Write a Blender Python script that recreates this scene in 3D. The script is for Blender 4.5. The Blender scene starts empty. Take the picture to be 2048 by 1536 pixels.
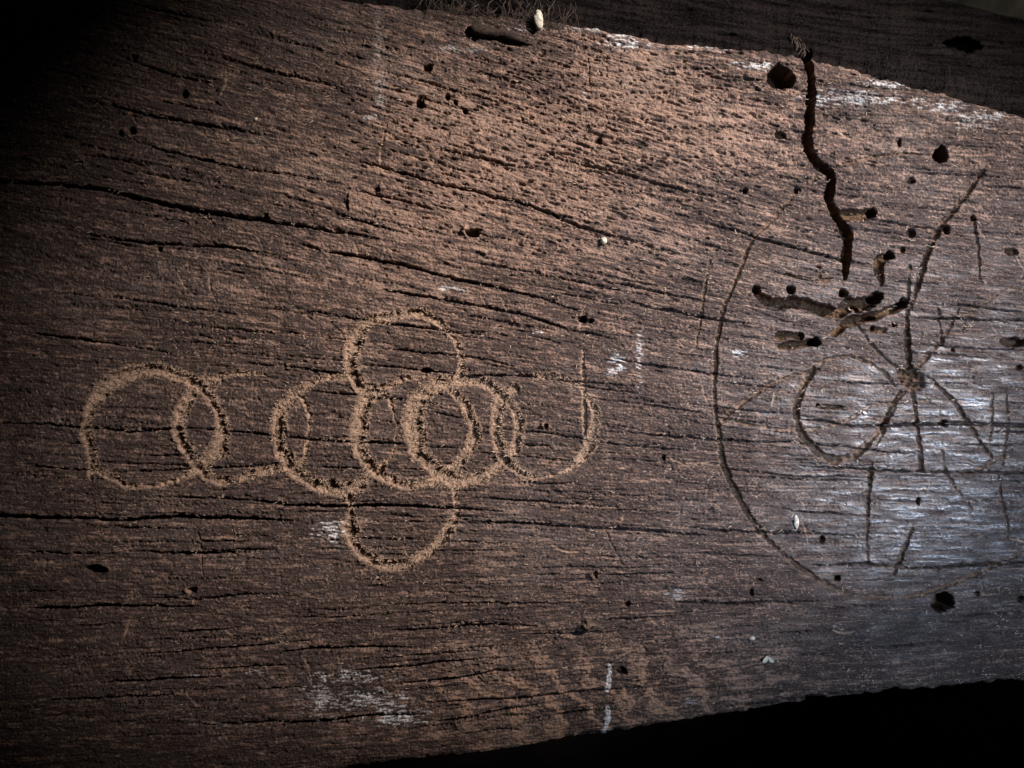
import bpy, math
import numpy as np
from mathutils import Vector

# ------------------------------------------------------------------ camera, light, exposure
S = 0.0002            # metres per unit of the drawing on the beam (0.2 mm)
D = 2250.0            # camera distance in the same units
ZC = 1.20             # height of the picture centre above the floor
sc = bpy.context.scene
cd = bpy.data.cameras.new('camera'); cam = bpy.data.objects.new('camera', cd)
sc.collection.objects.link(cam); sc.camera = cam
cam.location = (0, -D*S, ZC); cam.rotation_euler = (math.radians(90), 0, 0)
cd.sensor_width = 36; cd.lens = 36*D/2048; cd.clip_start = 0.01; cd.clip_end = 50
cd.dof.use_dof = True; cd.dof.focus_distance = D*S; cd.dof.aperture_fstop = 5.6

w = bpy.data.worlds.new('World'); sc.world = w; w.use_nodes = True
bg = w.node_tree.nodes['Background']; bg.inputs[0].default_value = (0.75, 0.8, 1.0, 1); bg.inputs[1].default_value = 0.004

def aim(o, tgt):
    o.rotation_euler = (Vector(tgt)-o.location).to_track_quat('-Z', 'Y').to_euler()
def P3(px, py, h=0.0):
    return ((px-1024)*S, -h*S, (768-py)*S+ZC)

ld = bpy.data.lights.new('warm_lamp', 'SPOT'); ld.energy = 285; ld.color = (1.0, 0.90, 0.84)
ld.spot_size = math.radians(14.0); ld.spot_blend = 1.0; ld.shadow_soft_size = 0.025
lo = bpy.data.objects.new('warm_lamp', ld); sc.collection.objects.link(lo)
lo.location = (1.08, -0.98, ZC+0.74); aim(lo, P3(1330, 440))

ld2 = bpy.data.lights.new('cool_window', 'AREA'); ld2.shape = 'RECTANGLE'; ld2.size = 0.10; ld2.size_y = 0.17
ld2.energy = 0.19; ld2.color = (0.56, 0.74, 1.0); ld2.spread = math.radians(18)
lo2 = bpy.data.objects.new('cool_window', ld2); sc.collection.objects.link(lo2)
lo2.location = (0.40, -0.98, ZC+0.015); aim(lo2, P3(1820, 880))

ld3 = bpy.data.lights.new('wall_fill_spot', 'SPOT'); ld3.energy = 2.2; ld3.color = (1.0, 0.97, 0.88); ld3.spot_size = math.radians(34); ld3.spot_blend = 1.0; ld3.shadow_soft_size = 0.05  # added spot, out of view, only to brighten the plaster above the beam
lo3 = bpy.data.objects.new('wall_fill_spot', ld3); sc.collection.objects.link(lo3); lo3.location = (0.42, -0.02, ZC+0.62); aim(lo3, (0.28, 0.128, ZC+0.20))

vs = sc.view_settings; vs.view_transform = 'Standard'; vs.look = 'None'; vs.exposure = 0; vs.gamma = 1; vs.use_curve_mapping = False

# ------------------------------------------------------------------ numpy noise
_r = np.random.RandomState(7)
PERM = np.concatenate([_r.permutation(256)]*3).astype(np.int32)
ANG = _r.rand(256).astype(np.float32)*2*np.pi
GX = np.cos(ANG); GY = np.sin(ANG)
def gn(x, y, seed=0):
    x = np.asarray(x, np.float32)+np.float32(seed*17.31); y = np.asarray(y, np.float32)+np.float32(seed*9.77)
    xi = np.floor(x); yi = np.floor(y); fx = x-xi; fy = y-yi
    xi = xi.astype(np.int32) & 255; yi = yi.astype(np.int32) & 255
    u = fx*fx*fx*(fx*(fx*6-15)+10); v = fy*fy*fy*(fy*(fy*6-15)+10)
    def g(a, b, dx, dy):
        k = PERM[PERM[a]+b]
        return GX[k]*dx+GY[k]*dy
    x1 = (xi+1) & 255; y1 = (yi+1) & 255
    a = g(xi, yi, fx, fy); b = g(x1, yi, fx-1, fy); c = g(xi, y1, fx, fy-1); d = g(x1, y1, fx-1, fy-1)
    t = a+(b-a)*u
    return (t+((c+(d-c)*u)-t)*v)*1.45
def fbm(x, y, seed=0, n=4, gain=0.5):
    s = 0; a = 1.0; f = 1.0
    for k in range(n):
        s = s+a*gn(x*f, y*f, seed+k*3.1); a *= gain; f *= 2.03
    return s
def ss(a, b, x):
    t = np.clip((x-a)/(b-a), 0, 1); return t*t*(3-2*t)
def gauss(X, Y, cx, cy, sx, sy):
    return np.exp(-((X-cx)/sx)**2-((Y-cy)/sy)**2)

# ------------------------------------------------------------------ the grid of the beam's surface
STEP = 1.85
xd = np.arange(-90, 2140, STEP)
k = np.arange(1, 34); ext = np.cumsum(STEP*1.16**k); ext = ext[ext < 1700]
px1 = np.concatenate([xd[0]-ext[::-1], xd, xd[-1]+ext]).astype(np.float32)
NX = len(px1)
yr = np.interp(px1, [-1700, 0, 600, 900, 1100, 1350, 1600, 1800, 2048, 3800], [-230, -70, -12, 22, 42, 84, 112, 160, 232, 640]).astype(np.float32)
yr += 5*gn(px1/60, px1*0, 3)+2.5*gn(px1/14, px1*0, 4)
yt = np.interp(px1, [-1700, 1024, 1880, 2048, 3800], [-600, -185, -2, 40, 470]).astype(np.float32)+2*gn(px1/40, px1*0, 5)
yb = np.interp(px1, [-1700, 0, 800, 1030, 1220, 1500, 1800, 2048, 3800], [1850, 1632, 1528, 1499, 1468, 1421, 1384, 1364, 1190]).astype(np.float32)
yb += 5*gn(px1/90, px1*0, 6)+2.0*gn(px1/22, px1*0, 8)+11*ss(0.1, 0.3, gn(px1/75, px1*0, 9))*gn(px1/40, px1*0, 11)
N_STRIP, N_FACE, N_UND, N_TOP = 70, 700, 26, 14
tf = np.linspace(0, 1, N_FACE, dtype=np.float32)[:, None]
PX = np.repeat(px1[None, :], N_FACE, 0)
PY = yr[None, :]+(yb-yr)[None, :]*tf

# direction of the grain, and a coordinate V that is constant along each fibre
CTRL = np.array([(0,100,.22),(0,360,.08),(200,390,.2),(400,425,.17),(700,490,.24),(1000,570,.17),(300,200,.2),(600,130,.25),(900,200,.28),
 (900,330,.28),(1250,330,.31),(1300,440,.28),(1500,520,.24),(1680,540,.17),(1900,580,.06),(1900,450,.1),(1500,150,.15),(1800,250,.06),(200,650,.06),
 (300,850,.05),(600,700,.09),(900,660,.14),(1200,700,.15),(1500,800,.12),(1800,850,.03),(1900,920,.0),(200,1040,.03),(700,1030,-.01),(1100,1050,.05),
 (1500,1070,.03),(1900,1080,.0),(300,1200,-.01),(700,1230,-.02),(1100,1250,-.05),(1500,1200,-.02),(1850,1130,-.03),(300,1350,-.06),(700,1350,-.08),
 (1000,1360,-.13),(1300,1380,-.14),(1500,1300,-.07),(1800,1290,-.06),(1700,1400,-.12),(2048,1220,-.1)], np.float32)
def slope(x, y):
    wt = np.exp(-((x[..., None]-CTRL[:, 0])/230)**2-((y[..., None]-CTRL[:, 1])/120)**2)+1e-5
    return (wt*CTRL[:, 2]).sum(-1)/wt.sum(-1)
vi = np.arange(-1400, 3000, 22, dtype=np.float32)
lines = np.zeros((NX, len(vi)), np.float32)
i0 = int(np.argmin(abs(px1-1024))); lines[i0] = vi
for i in range(i0+1, NX):
    y = lines[i-1]; lines[i] = y+slope(np.full_like(y, px1[i-1]), y)*(px1[i]-px1[i-1])
for i in range(i0-1, -1, -1):
    y = lines[i+1]; lines[i] = y+slope(np.full_like(y, px1[i+1]), y)*(px1[i]-px1[i+1])
V = np.stack([np.interp(PY[:, i], lines[i], vi) for i in range(NX)], 1).astype(np.float32)
U = PX

# ------------------------------------------------------------------ masks
n_big = fbm(PX/260, PY/170, 21, 3)
n_mid = fbm(U/70, V/22, 25, 3)
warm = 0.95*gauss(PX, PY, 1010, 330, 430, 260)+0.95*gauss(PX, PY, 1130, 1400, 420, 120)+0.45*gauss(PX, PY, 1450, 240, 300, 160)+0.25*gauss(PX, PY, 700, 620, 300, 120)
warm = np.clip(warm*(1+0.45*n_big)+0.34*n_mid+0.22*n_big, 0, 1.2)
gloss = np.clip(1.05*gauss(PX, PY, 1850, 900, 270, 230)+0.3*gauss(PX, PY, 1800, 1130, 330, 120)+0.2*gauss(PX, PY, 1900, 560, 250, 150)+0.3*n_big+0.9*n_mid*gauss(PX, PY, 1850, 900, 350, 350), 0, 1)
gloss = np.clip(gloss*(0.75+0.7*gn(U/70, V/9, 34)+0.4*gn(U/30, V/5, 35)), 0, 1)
dark = np.clip(0.9*gauss(PX, PY, 690, 1360, 130, 60)+0.8*gauss(PX, PY, 1790, 1260, 280, 50)+0.5*gauss(PX, PY, 600, 60, 260, 90)+0.7*gauss(PX, PY, 1690, 205, 110, 50)+0.25*n_big+0.25*fbm(PX/60, PY/40, 33, 3), 0, 1)

# growth-ring rows of open pores (upper middle) and the diagonal fibrous bands (bottom)
phi = (PY+0.20*(PX-1000)-0.00022*(PX-1000)**2)/25+1.1*gn(PX/190, PY/70, 41)+0.35*gn(PX/40, PY/30, 42)
row = 0.5+0.5*np.cos(2*np.pi*phi); row = ss(0.45, 0.95, row)
zone_up = np.clip(1.15*gauss(PX, PY, 1150, 290, 430, 250)+0.5*gauss(PX, PY, 1450, 230, 250, 130), 0, 1)
dash = gn(U/30, V/4.6, 45)+0.4*gn(U/12, V/3.4, 46)
pores = ss(0.18, 0.5, dash+0.35*(row-0.6))*row*zone_up
phi2 = (PX-0.95*PY+0.0006*(PY-1300)**2)/84+0.6*gn(PX/120, PY/70, 51)+0.28*gn(PX/34, PY/16, 52)+0.14*gn(U/14, V/5, 53)
row2 = ss(0.5, 0.95, 0.5+0.5*np.cos(2*np.pi*phi2))
zone_dn = np.clip(1.3*gauss(PX, PY, 1150, 1385, 330, 95), 0, 1)
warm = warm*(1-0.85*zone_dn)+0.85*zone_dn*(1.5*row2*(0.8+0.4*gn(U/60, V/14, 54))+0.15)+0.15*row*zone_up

# ------------------------------------------------------------------ height of the surface (units, + is towards the viewer)
H = 7*fbm(PX/520, PY/330, 61, 2)+3*gn(U/150, V/60, 63)
gr1 = gn(U/120, V/11, 65); gr2 = gn(U/55, V/6.5, 66); gr3 = gn(U/24, V/4.0, 67)
H += 1.4*gr1+1.3*(-np.abs(gr2)*1.6)+1.2*gr3
crust = gn(PX/5.5, PY/4.4, 71)+0.6*gn(PX/11, PY/8, 72)
cm = np.clip(0.45+0.6*fbm(PX/90, PY/60, 73, 2)+0.5*ss(900, 1500, PX)*ss(500, 700, PY), 0.1, 1.2)
crust2 = gn(PX/8.5, PY/6.5, 77); H += 1.0*crust*cm+1.0*crust2*cm
pit = ss(0.42, 0.8, gn(PX/9, PY/7, 75)+0.3*gn(PX/30, PY/30, 76))
H -= 2.4*pit*(0.35+cm*0.5)
H -= 3.0*pores; dark = np.clip(dark+0.35*ss(0.2, 0.7, gr1)*zone_up, 0, 1)
H += zone_dn*(row2*(2.6*gn(U/16, V/3.2, 81)+1.0*gn(PX/6, PY/4.5, 82))+1.0*row2)
fl = ss(0.25, 0.6, gn(U/48, V/13, 85)+0.3*gn(U/12, V/5, 86)); H += 1.6*fl        # thin flakes of old skin
tear = ss(0.5, 0.75, gn(U/40, V/6, 88)+0.3*gn(U/9, V/4, 89)); H -= 3.6*tear*(0.35+warm*0.6); warm = np.clip(warm+0.42*tear-0.22*fl+0.1, 0, 1.05+0.35*zone_dn)

H = H*1.25*(1-0.55*gloss)
LAB = np.zeros(PX.shape, np.int16)
names = {0: ('face', None)}
BARE = np.zeros(PX.shape, np.float32); FRASS = np.zeros(PX.shape, np.float32); PAINT = np.zeros(PX.shape, np.float32)
rowmin = PY.min(1)*0
def window(x0, x1, y0, y1):
    i0 = max(0, np.searchsorted(px1, x0)-1); i1 = min(NX, np.searchsorted(px1, x1)+1)
    if i1-i0 < 2: return None
    sub = PY[:, i0:i1]; lo_ = sub.max(1); hi_ = sub.min(1)
    j0 = int(np.searchsorted(lo_, y0)); j1 = int(np.searchsorted(hi_, y1))
    j0 = max(0, j0-1); j1 = min(N_FACE, j1+1)
    if j1-j0 < 2: return None
    return (slice(j0, j1), slice(i0, i1))
def smooth_poly(pts, n=4):
    p = np.array(pts, np.float32)
    if len(p) < 3: return p
    out = []
    q = np.vstack([2*p[0]-p[1], p, 2*p[-1]-p[-2]])
    for i in range(1, len(q)-2):
        for t in np.linspace(0, 1, n, endpoint=False):
            a, b, c, d = q[i-1], q[i], q[i+1], q[i+2]
            out.append(0.5*((2*b)+(-a+c)*t+(2*a-5*b+4*c-d)*t*t+(-a+3*b-3*c+d)*t**3))
    out.append(p[-1]); return np.array(out, np.float32)
def polydist(pts, pad, warp=0.0, seed=0, wl=12.0):
    """distance to a polyline and the width carried along it, inside its window"""
    p = np.asarray(pts, np.float32)
    wd = window(p[:, 0].min()-pad, p[:, 0].max()+pad, p[:, 1].min()-pad, p[:, 1].max()+pad)
    if wd is None: return None
    X = PX[wd].copy(); Y = PY[wd].copy()
    if warp:
        X += warp*gn(PX[wd]/wl, PY[wd]/wl, seed+101); Y += warp*gn(PX[wd]/wl, PY[wd]/wl, seed+102)
    best = np.full(X.shape, 1e6, np.float32); wid = np.zeros(X.shape, np.float32)
    for a, b in zip(p[:-1], p[1:]):
        ab = b[:2]-a[:2]; L2 = max(1e-6, float(ab @ ab))
        t = np.clip(((X-a[0])*ab[0]+(Y-a[1])*ab[1])/L2, 0, 1)
        d = np.hypot(X-a[0]-t*ab[0], Y-a[1]-t*ab[1]); m = d < best
        best[m] = d[m]; wid[m] = (a[2]+t*(b[2]-a[2]))[m]
    return wd, best, wid
next_lab = [1]
def new_label(name, label=None):
    L = next_lab[0]; next_lab[0] += 1; names[L] = (name, label); return L

# ------------------------------------------------------------------ open pores: short ticks lined up along the growth rings
rp = np.random.RandomState(21)
for kr in range(2, 26):
    for x in np.arange(640, 1760, 9.0):
        y = 25*kr-0.20*(x-1000)+0.00022*(x-1000)**2+12*float(gn(np.float32(x/170), np.float32(kr*0.71), 58))+rp.normal(0, 2.5)
        pz = 1.05*math.exp(-((x-1170)/400)**2-((y-280)/230)**2)+0.5*math.exp(-((x-1480)/220)**2-((y-220)/110)**2)
        if rp.rand() > pz*(0.75+0.6*float(gn(np.float32(x/60), np.float32(kr*1.3), 59))): continue
        x_ = x+rp.normal(0, 3); l_ = rp.uniform(3.5, 9); t_ = rp.uniform(1.3, 2.3); wd = window(x_-l_*1.5, x_+l_*1.5, y-t_*3-3, y+t_*3+3)
        if wd is None: continue
        dy = PY[wd]-y-0.2*(PX[wd]-x_); m = 1-ss(0.5, 1.25, np.hypot((PX[wd]-x_)/l_, dy/t_))
        H[wd] -= rp.uniform(4, 9)*m; H[wd] += 1.4*np.exp(-((dy-t_*1.8)/1.8)**2-((PX[wd]-x_)/l_)**2); dark[wd] = np.clip(dark[wd]+0.5*m, 0, 1)

# ------------------------------------------------------------------ drying cracks
CR = [
 [(-60,355,6),(0,362,8),(102,367,8),(205,378,9),(256,390,10),(325,408,10),(427,427,9),(547,444,8),(700,466,5),(760,480,2)],
 [(590,486,2),(650,501,6),(780,525,7),(870,548,6),(1000,575,4),(1060,590,2)],
 [(154,198,2),(307,232,6),(410,249,6),(530,270,3),(560,276,1)], [(239,113,3),(342,150,5),(444,171,2)], [(437,116,2),(547,143,5),(700,181,2)],
 [(239,273,2),(376,313,5),(478,335,4),(598,352,3),(700,372,2)], [(171,468,2),(290,485,5),(444,492,5),(581,512,2)],
 [(690,312,1),(718,321,4),(814,348,6),(923,376,6),(1060,410,6),(1162,454,6),(1350,506,2)], [(1416,447,2),(1450,456,5),(1516,477,5),(1627,504,6),(1682,521,6),(1738,528,2)],
 [(860,290,1),(889,300,5),(992,324,5),(1077,341,2)], [(1077,307,2),(1162,328,5),(1248,348,6),(1350,377,5),(1485,403,2)], [(1111,239,1),(1196,270,4),(1282,300,2)],
 [(690,376,2),(787,396,5),(862,417,3),(900,428,1)], [(930,172,1),(958,181,4),(1094,212,2)], [(947,140,1),(980,149,4),(1009,157,1)], [(650,420,2),(752,451,4),(820,468,1)],
 [(60,668,2),(100,671,5),(230,687,5),(344,706,2)], [(214,589,2),(328,609,4),(426,622,3),(500,632,1)], [(491,726,2),(621,739,4),(699,749,3)],
 [(0,846,3),(100,850,4),(263,863,6),(361,855,4),(458,863,3),(556,873,4),(700,886,4),(780,888,1)], [(40,932,2),(100,935,4),(214,944,3),(393,938,4),(556,928,3),(600,926,1)],
 [(328,996,1),(491,1000,3),(589,1011,6),(640,1012,6),(796,1011,7),(913,1015,6),(1011,1025,2)], [(-60,1029,8),(0,1031,9),(100,1036,9),(279,1040,8),(384,1035,9),(480,1037,8),(572,1040,3),(600,1041,1)],
 [(442,661,1),(589,667,3),(700,680,3),(740,686,1)], [(328,680,1),(420,686,3),(523,693,1)], [(600,622,1),(640,626,4),(757,644,5),(835,654,5),(913,665,4),(991,673,1)],
 [(760,578,1),(788,583,5),(913,603,5),(1031,626,5),(1148,661,5),(1240,681,2)], [(890,555,1),(913,560,4),(1031,583,4),(1148,618,3),(1200,630,1)], [(730,693,2),(820,702,4),(913,710,3),(1031,732,2)],
 [(680,724,1),(835,738,5),(933,751,4),(1031,751,4),(1128,763,4),(1240,769,3),(1290,775,1)], [(640,880,2),(738,884,4),(874,894,3),(900,896,1)], [(840,820,1),(900,831,3),(952,841,1)],
 [(920,851,1),(1070,865,4),(1240,888,4),(1320,897,1)], [(640,933,1),(760,936,3),(952,939,1)], [(920,1038,2),(1031,1046,5),(1148,1054,7),(1240,1058,7),(1300,1062,7),(1414,1070,3)],
 [(880,1081,1),(950,1086,3),(1031,1089,1)], [(900,990,1),(1031,1001,5),(1140,1008,4),(1240,1015,2)], [(1240,596,1),(1300,613,5),(1428,639,5),(1520,650,1)], [(1340,556,1),(1400,563,3),(1446,569,1)],
 [(1210,712,1),(1300,730,5),(1410,745,4),(1520,760,1)], [(1240,860,1),(1300,869,5),(1446,882,5),(1560,884,4),(1665,891,4),(1775,905,4),(1848,904,1)], [(1270,890,1),(1330,898,4),(1391,905,1)],
 [(1580,838,1),(1640,843,5),(1702,851,6),(1793,851,7),(1921,847,8),(2048,852,7),(2110,856,5)], [(1640,936,1),(1676,938,4),(1848,944,6),(1960,946,6),(2048,947,6),(2120,948,3)],
 [(1420,933,1),(1500,943,4),(1592,953,3),(1738,955,3),(1800,957,1)], [(1519,537,1),(1580,551,4),(1647,566,1)], [(1790,634,1),(1880,637,5),(2048,642,4)], [(1840,606,1),(1940,614,4),(2048,624,3)], [(1775,560,1),(1830,565,4),(1884,569,1)],
 [(1355,1053,1),(1453,1062,5),(1567,1066,7),(1650,1069,4),(1739,1072,2)], [(1559,1017,2),(1620,1024,4),(1662,1028,5),(1760,1032,1)], [(1340,1105,1),(1430,1110,4),(1529,1112,3),(1600,1115,1)],
 [(1617,1131,3),(1739,1127,6),(1760,1132,7),(1834,1137,8),(1948,1131,9),(2048,1124,9),(2120,1118,6)], [(1338,1205,2),(1400,1206,6),(1491,1206,7),(1580,1203,6),(1674,1198,1)],
 [(1613,1221,1),(1700,1214,4),(1796,1209,2)], [(1834,1234,1),(1948,1230,5),(2048,1223,5),(2100,1220,2)], [(1544,1265,2),(1600,1263,4),(1643,1261,1)], [(1680,1298,1),(1780,1293,5),(1872,1287,5),(1960,1283,1)],
 [(1376,1308,2),(1430,1307,5),(1483,1305,1)], [(1575,1314,2),(1630,1311,5),(1681,1307,1)], [(1240,1366,1),(1300,1362,4),(1433,1356,2)], [(1410,1422,1),(1470,1414,8),(1567,1404,8),(1681,1389,7),(1760,1387,3)],
 [(560,1303,2),(600,1300,6),(720,1295,6),(846,1294,2)], [(781,1261,2),(890,1256,5),(976,1247,6),(1078,1251,2)], [(781,1208,2),(908,1205,4),(1113,1206,3),(1215,1207,1)], [(1044,1268,2),(1133,1268,4),(1225,1261,1)],
 [(1198,1241,1),(1250,1237,4),(1300,1235,3),(1370,1232,1)], [(685,1341,2),(805,1333,6),(908,1321,5),(1020,1313,1)], [(805,1364,2),(908,1360,6),(993,1343,5),(1044,1340,1)],
 [(839,1405,2),(960,1401,5),(1044,1398,5),(1164,1384,6),(1300,1374,3),(1350,1370,1)], [(560,1450,3),(600,1446,6),(737,1432,6),(856,1427,2)], [(867,1444,2),(930,1436,7),(993,1425,7),(1078,1408,3)],
 [(1044,1442,2),(1147,1425,6),(1215,1417,2)], [(921,1468,2),(980,1463,5),(1044,1456,1)], [(251,1105,2),(330,1106,4),(419,1108,6),(530,1104,1)], [(60,1220,3),(84,1218,6),(209,1213,7),(300,1214,5),(401,1215,2)],
 [(363,1201,2),(430,1195,5),(488,1190,4),(580,1187,1)], [(349,1267,2),(420,1261,4),(488,1256,2)], [(279,1309,2),(380,1303,4),(454,1297,4),(628,1281,2)], [(384,1340,2),(500,1334,4),(611,1328,1)], [(209,1366,3),(330,1360,6),(454,1352,2)],
 [(384,1450,2),(540,1446,5),(700,1443,2)], [(100,1400,2),(250,1395,5),(380,1388,1)], [(1700,430,1),(1790,447,4),(1900,462,3),(2048,470,2)], [(1560,370,1),(1650,385,3),(1760,400,1)], [(1850,345,1),(1950,352,3),(2060,360,2)],
 [(1780,690,1),(1900,694,3),(2048,700,3)], [(1500,618,1),(1560,640,3),(1680,660,1)], [(1420,760,1),(1500,773,3),(1620,776,1)], [(1860,1005,1),(1960,1003,3),(2060,1004,3)], [(1720,1000,1),(1800,1003,3),(1900,1001,1)],
]
rng = np.random.RandomState(11)
def streamline(x0, y0, L):
    xs = [x0]; ys = [y0]
    while xs[-1] < x0+L:
        s = float(slope(np.array([xs[-1]], np.float32), np.array([ys[-1]], np.float32))[0])
        xs.append(xs[-1]+18); ys.append(ys[-1]+18*s)
    n = len(xs); return [(x, y, 0) for x, y in zip(xs, ys)]
def crack(pts, depth_k, seed):
    p = np.array(pts, np.float32)
    wd = window(p[0, 0], p[-1, 0], p[:, 1].min()-16, p[:, 1].max()+16)
    if wd is None: return
    xs = px1[wd[1]]
    yc = np.interp(xs, p[:, 0], p[:, 1]); wi = np.interp(xs, p[:, 0], p[:, 2])
    z = xs*0
    yc = yc+2.4*gn(xs/70, z, seed)+1.3*np.round(1.3*gn(xs/16, z, seed+1))+0.7*gn(xs/5, z, seed+2)
    wi = wi*(1.0+0.45*gn(xs/23, z, seed+3)+0.25*gn(xs/8, z, seed+4))
    wi = np.clip(wi, 0, None)*ss(0, 8, xs-xs[0]+0.1)*ss(0, 8, xs[-1]-xs+0.1)
    d = np.abs(PY[wd]-yc[None]); hw = np.maximum(0.5*wi, 0.3)[None]
    m = 1-ss(0.55, 1.15, d/hw)
    H[wd] -= m*np.minimum(wi*depth_k, 26)[None]
    lip = np.exp(-((d-hw*1.5)/2.5)**2)*np.minimum(wi, 6)[None]*0.16
    H[wd] += lip*np.sign(gn(PX[wd]/30, PY[wd]/30, seed+5))
for n, c in enumerate(CR): crack([(x, y, max(0.8, wv*0.9)) for x, y, wv in c], 4.6, 200+n*7)
for n in range(900):
    x0 = rng.uniform(-80, 2050); y0 = rng.uniform(-20, 1480); L = rng.uniform(60, 420)*rng.uniform(0.5, 1.2)
    st = streamline(x0, y0, L); wmax = rng.uniform(0.9, 2.2) if rng.rand() < 0.9 else rng.uniform(2.5, 4)
    m = len(st); st = [(x, y, wmax*math.sin(math.pi*(i+0.3)/(m-0.4))) for i, (x, y, _) in enumerate(st)]
    crack(st, 3.4, 900+n*3)

# ------------------------------------------------------------------ carved rings (x, y, width)
def arcpts(pts, *w): return [(x, y, w[min(i, len(w)-1)]) for i, (x, y) in enumerate(pts)]
RINGS = [
 ('pale frayed ring cut at the end of the row, open towards its worn foot', [(180,956,9),(183,918,15),(178,895,16),(170,873,17),(173,843,13),(180,817,17),(192,794,22),(216,768,25),(247,750,23),(282,741,19),(321,742,18),(357,752,16),(387,766,16),(413,785,16),(430,811,15),(441,840,18),(445,869,23),(434,899,25),(413,921,20),(387,941,14),(360,957,9),(328,968,5),(290,974,5),(256,972,10),(230,957,12),(198,944,9),(186,926,6)]),
 (None, [(530,750,4),(491,746,7),(452,749,9),(419,760,13),(391,778,16),(371,804,18),(358,837,20),(358,869,18),(368,892,17),(387,921,17),(409,947,15),(435,962,14),(470,960,9),(495,952,12),(540,941,12),(582,932,9),(606,922,7),(615,886,6),(619,853,5),(618,827,6),(604,797,7),(594,784,5)]),
 (None, [(718,765,8),(699,756,9),(654,755,9),(615,772,11),(583,795,17),(563,820,21),(556,853,20),(558,886,18),(569,912,19),(589,941,18),(621,964,17),(647,976,20),(686,977,22),(718,974,20),(736,952,14),(769,926,8),(788,900,3),(794,860,3),(788,833,4),(778,797,9),(750,778,12),(722,768,8)]),
 (None, [(851,752,5),(808,759,9),(769,776,12),(742,786,17),(726,810,21),(721,845,24),(718,884,22),(734,919,19),(761,947,16),(796,966,14),(827,970,13),(874,958,13),(909,931,14),(937,904,16),(949,869,18),(942,833,15),(925,802,12),(903,783,9)]),
 ('widest carved ring, thick frayed left side', [(900,766,17),(864,775,24),(838,802,28),(828,835,30),(829,872,28),(841,908,24),(867,935,22),(890,954,24),(925,960,21),(972,950,16),(1003,927,15),(1029,900,14),(1038,865,14),(1034,833,13),(1022,810,12),(992,780,14),(964,764,15),(929,760,17),(900,766,18)]),
 (None, [(1030,778,14),(1003,794,17),(993,833,17),(993,872,16),(1003,904,17),(1019,927,16),(1054,951,13),(1075,955,6),(1109,950,3),(1140,938,7),(1158,922,12),(1176,898,16),(1187,865,14),(1191,833,11),(1183,810,8),(1160,773,6),(1135,757,4),(1109,753,8),(1074,751,10)]),
 ('carved ring above the row, with its foot crossing the row', [(880,752,5),(909,755,7),(922,743,10),(922,708,9),(907,677,9),(883,650,11),(851,631,12),(816,627,13),(777,636,14),(745,640,13),(722,661,20),(705,700,23),(704,736,21),(715,763,18),(733,787,15),(752,797,12)]),
 ('carved ring hanging below the row', [(909,974,8),(911,1000,8),(915,1020,11),(902,1048,16),(878,1083,15),(843,1111,14),(804,1130,15),(769,1130,16),(730,1111,17),(706,1083,17),(699,1052,27),(702,1025,11),(702,994,10)]),
]
def groove(pts, name, label, depth, warp, fuzz, seed, thr=0.35, bare=1.0, spl=4, lab=True, frass=0.0, broken=0.0):
    sp = smooth_poly(pts, spl)
    wmax = sp[:, 2].max()
    r = polydist(sp, wmax*0.5+16, warp, seed)
    if r is None: return None
    wd, d, wi = r
    wi = wi*(1+(0.22+0.2*fuzz)*gn(PX[wd]/30, PY[wd]/30, seed+7)+0.15*fuzz*gn(PX[wd]/11, PY[wd]/11, seed+14))
    hw = np.maximum(wi*0.5, 0.6)
    dn = d+fuzz*2.2*gn(PX[wd]/5, PY[wd]/5, seed+8)
    m = 1-ss(0.6, 1.12, dn/hw)
    if broken: m = m*ss(-1.0, -0.25, gn(PX[wd]/38, PY[wd]/38, seed+12)+0.5*gn(PX[wd]/14, PY[wd]/14, seed+13))
    k = np.clip(wi/16, 0.18, 1.3)
    H[wd] -= m*depth*k
    H[wd] += fuzz*m*(4.5*gn(PX[wd]/8, PY[wd]/8, seed+9)+3.0*gn(PX[wd]/3.6, PY[wd]/3.6, seed+10))
    rim = np.exp(-((d-hw*1.15)/3.0)**2)*np.clip(gn(PX[wd]/12, PY[wd]/12, seed+11)+0.35, 0, 1)
    H[wd] += 3.2*fuzz*rim*k
    BARE[wd] = np.maximum(BARE[wd], bare*np.clip(m*1.1+0.55*rim*fuzz, 0, 1)*np.clip(0.45+wi/14, 0, 1))
    FRASS[wd] = np.maximum(FRASS[wd], frass*m)
    if lab:
        L = new_label(name, label); LAB[wd][m > thr] = L
        return L, sp
    return 0, sp
ring_info = []
for n, (lb, pts) in enumerate(RINGS):
    ring_info.append(groove([(a_, b_, c_*1.2+1) for a_, b_, c_ in pts], 'carved_ring', lb, 8.5, 3.0, 1.0, 300+n*13))

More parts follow.
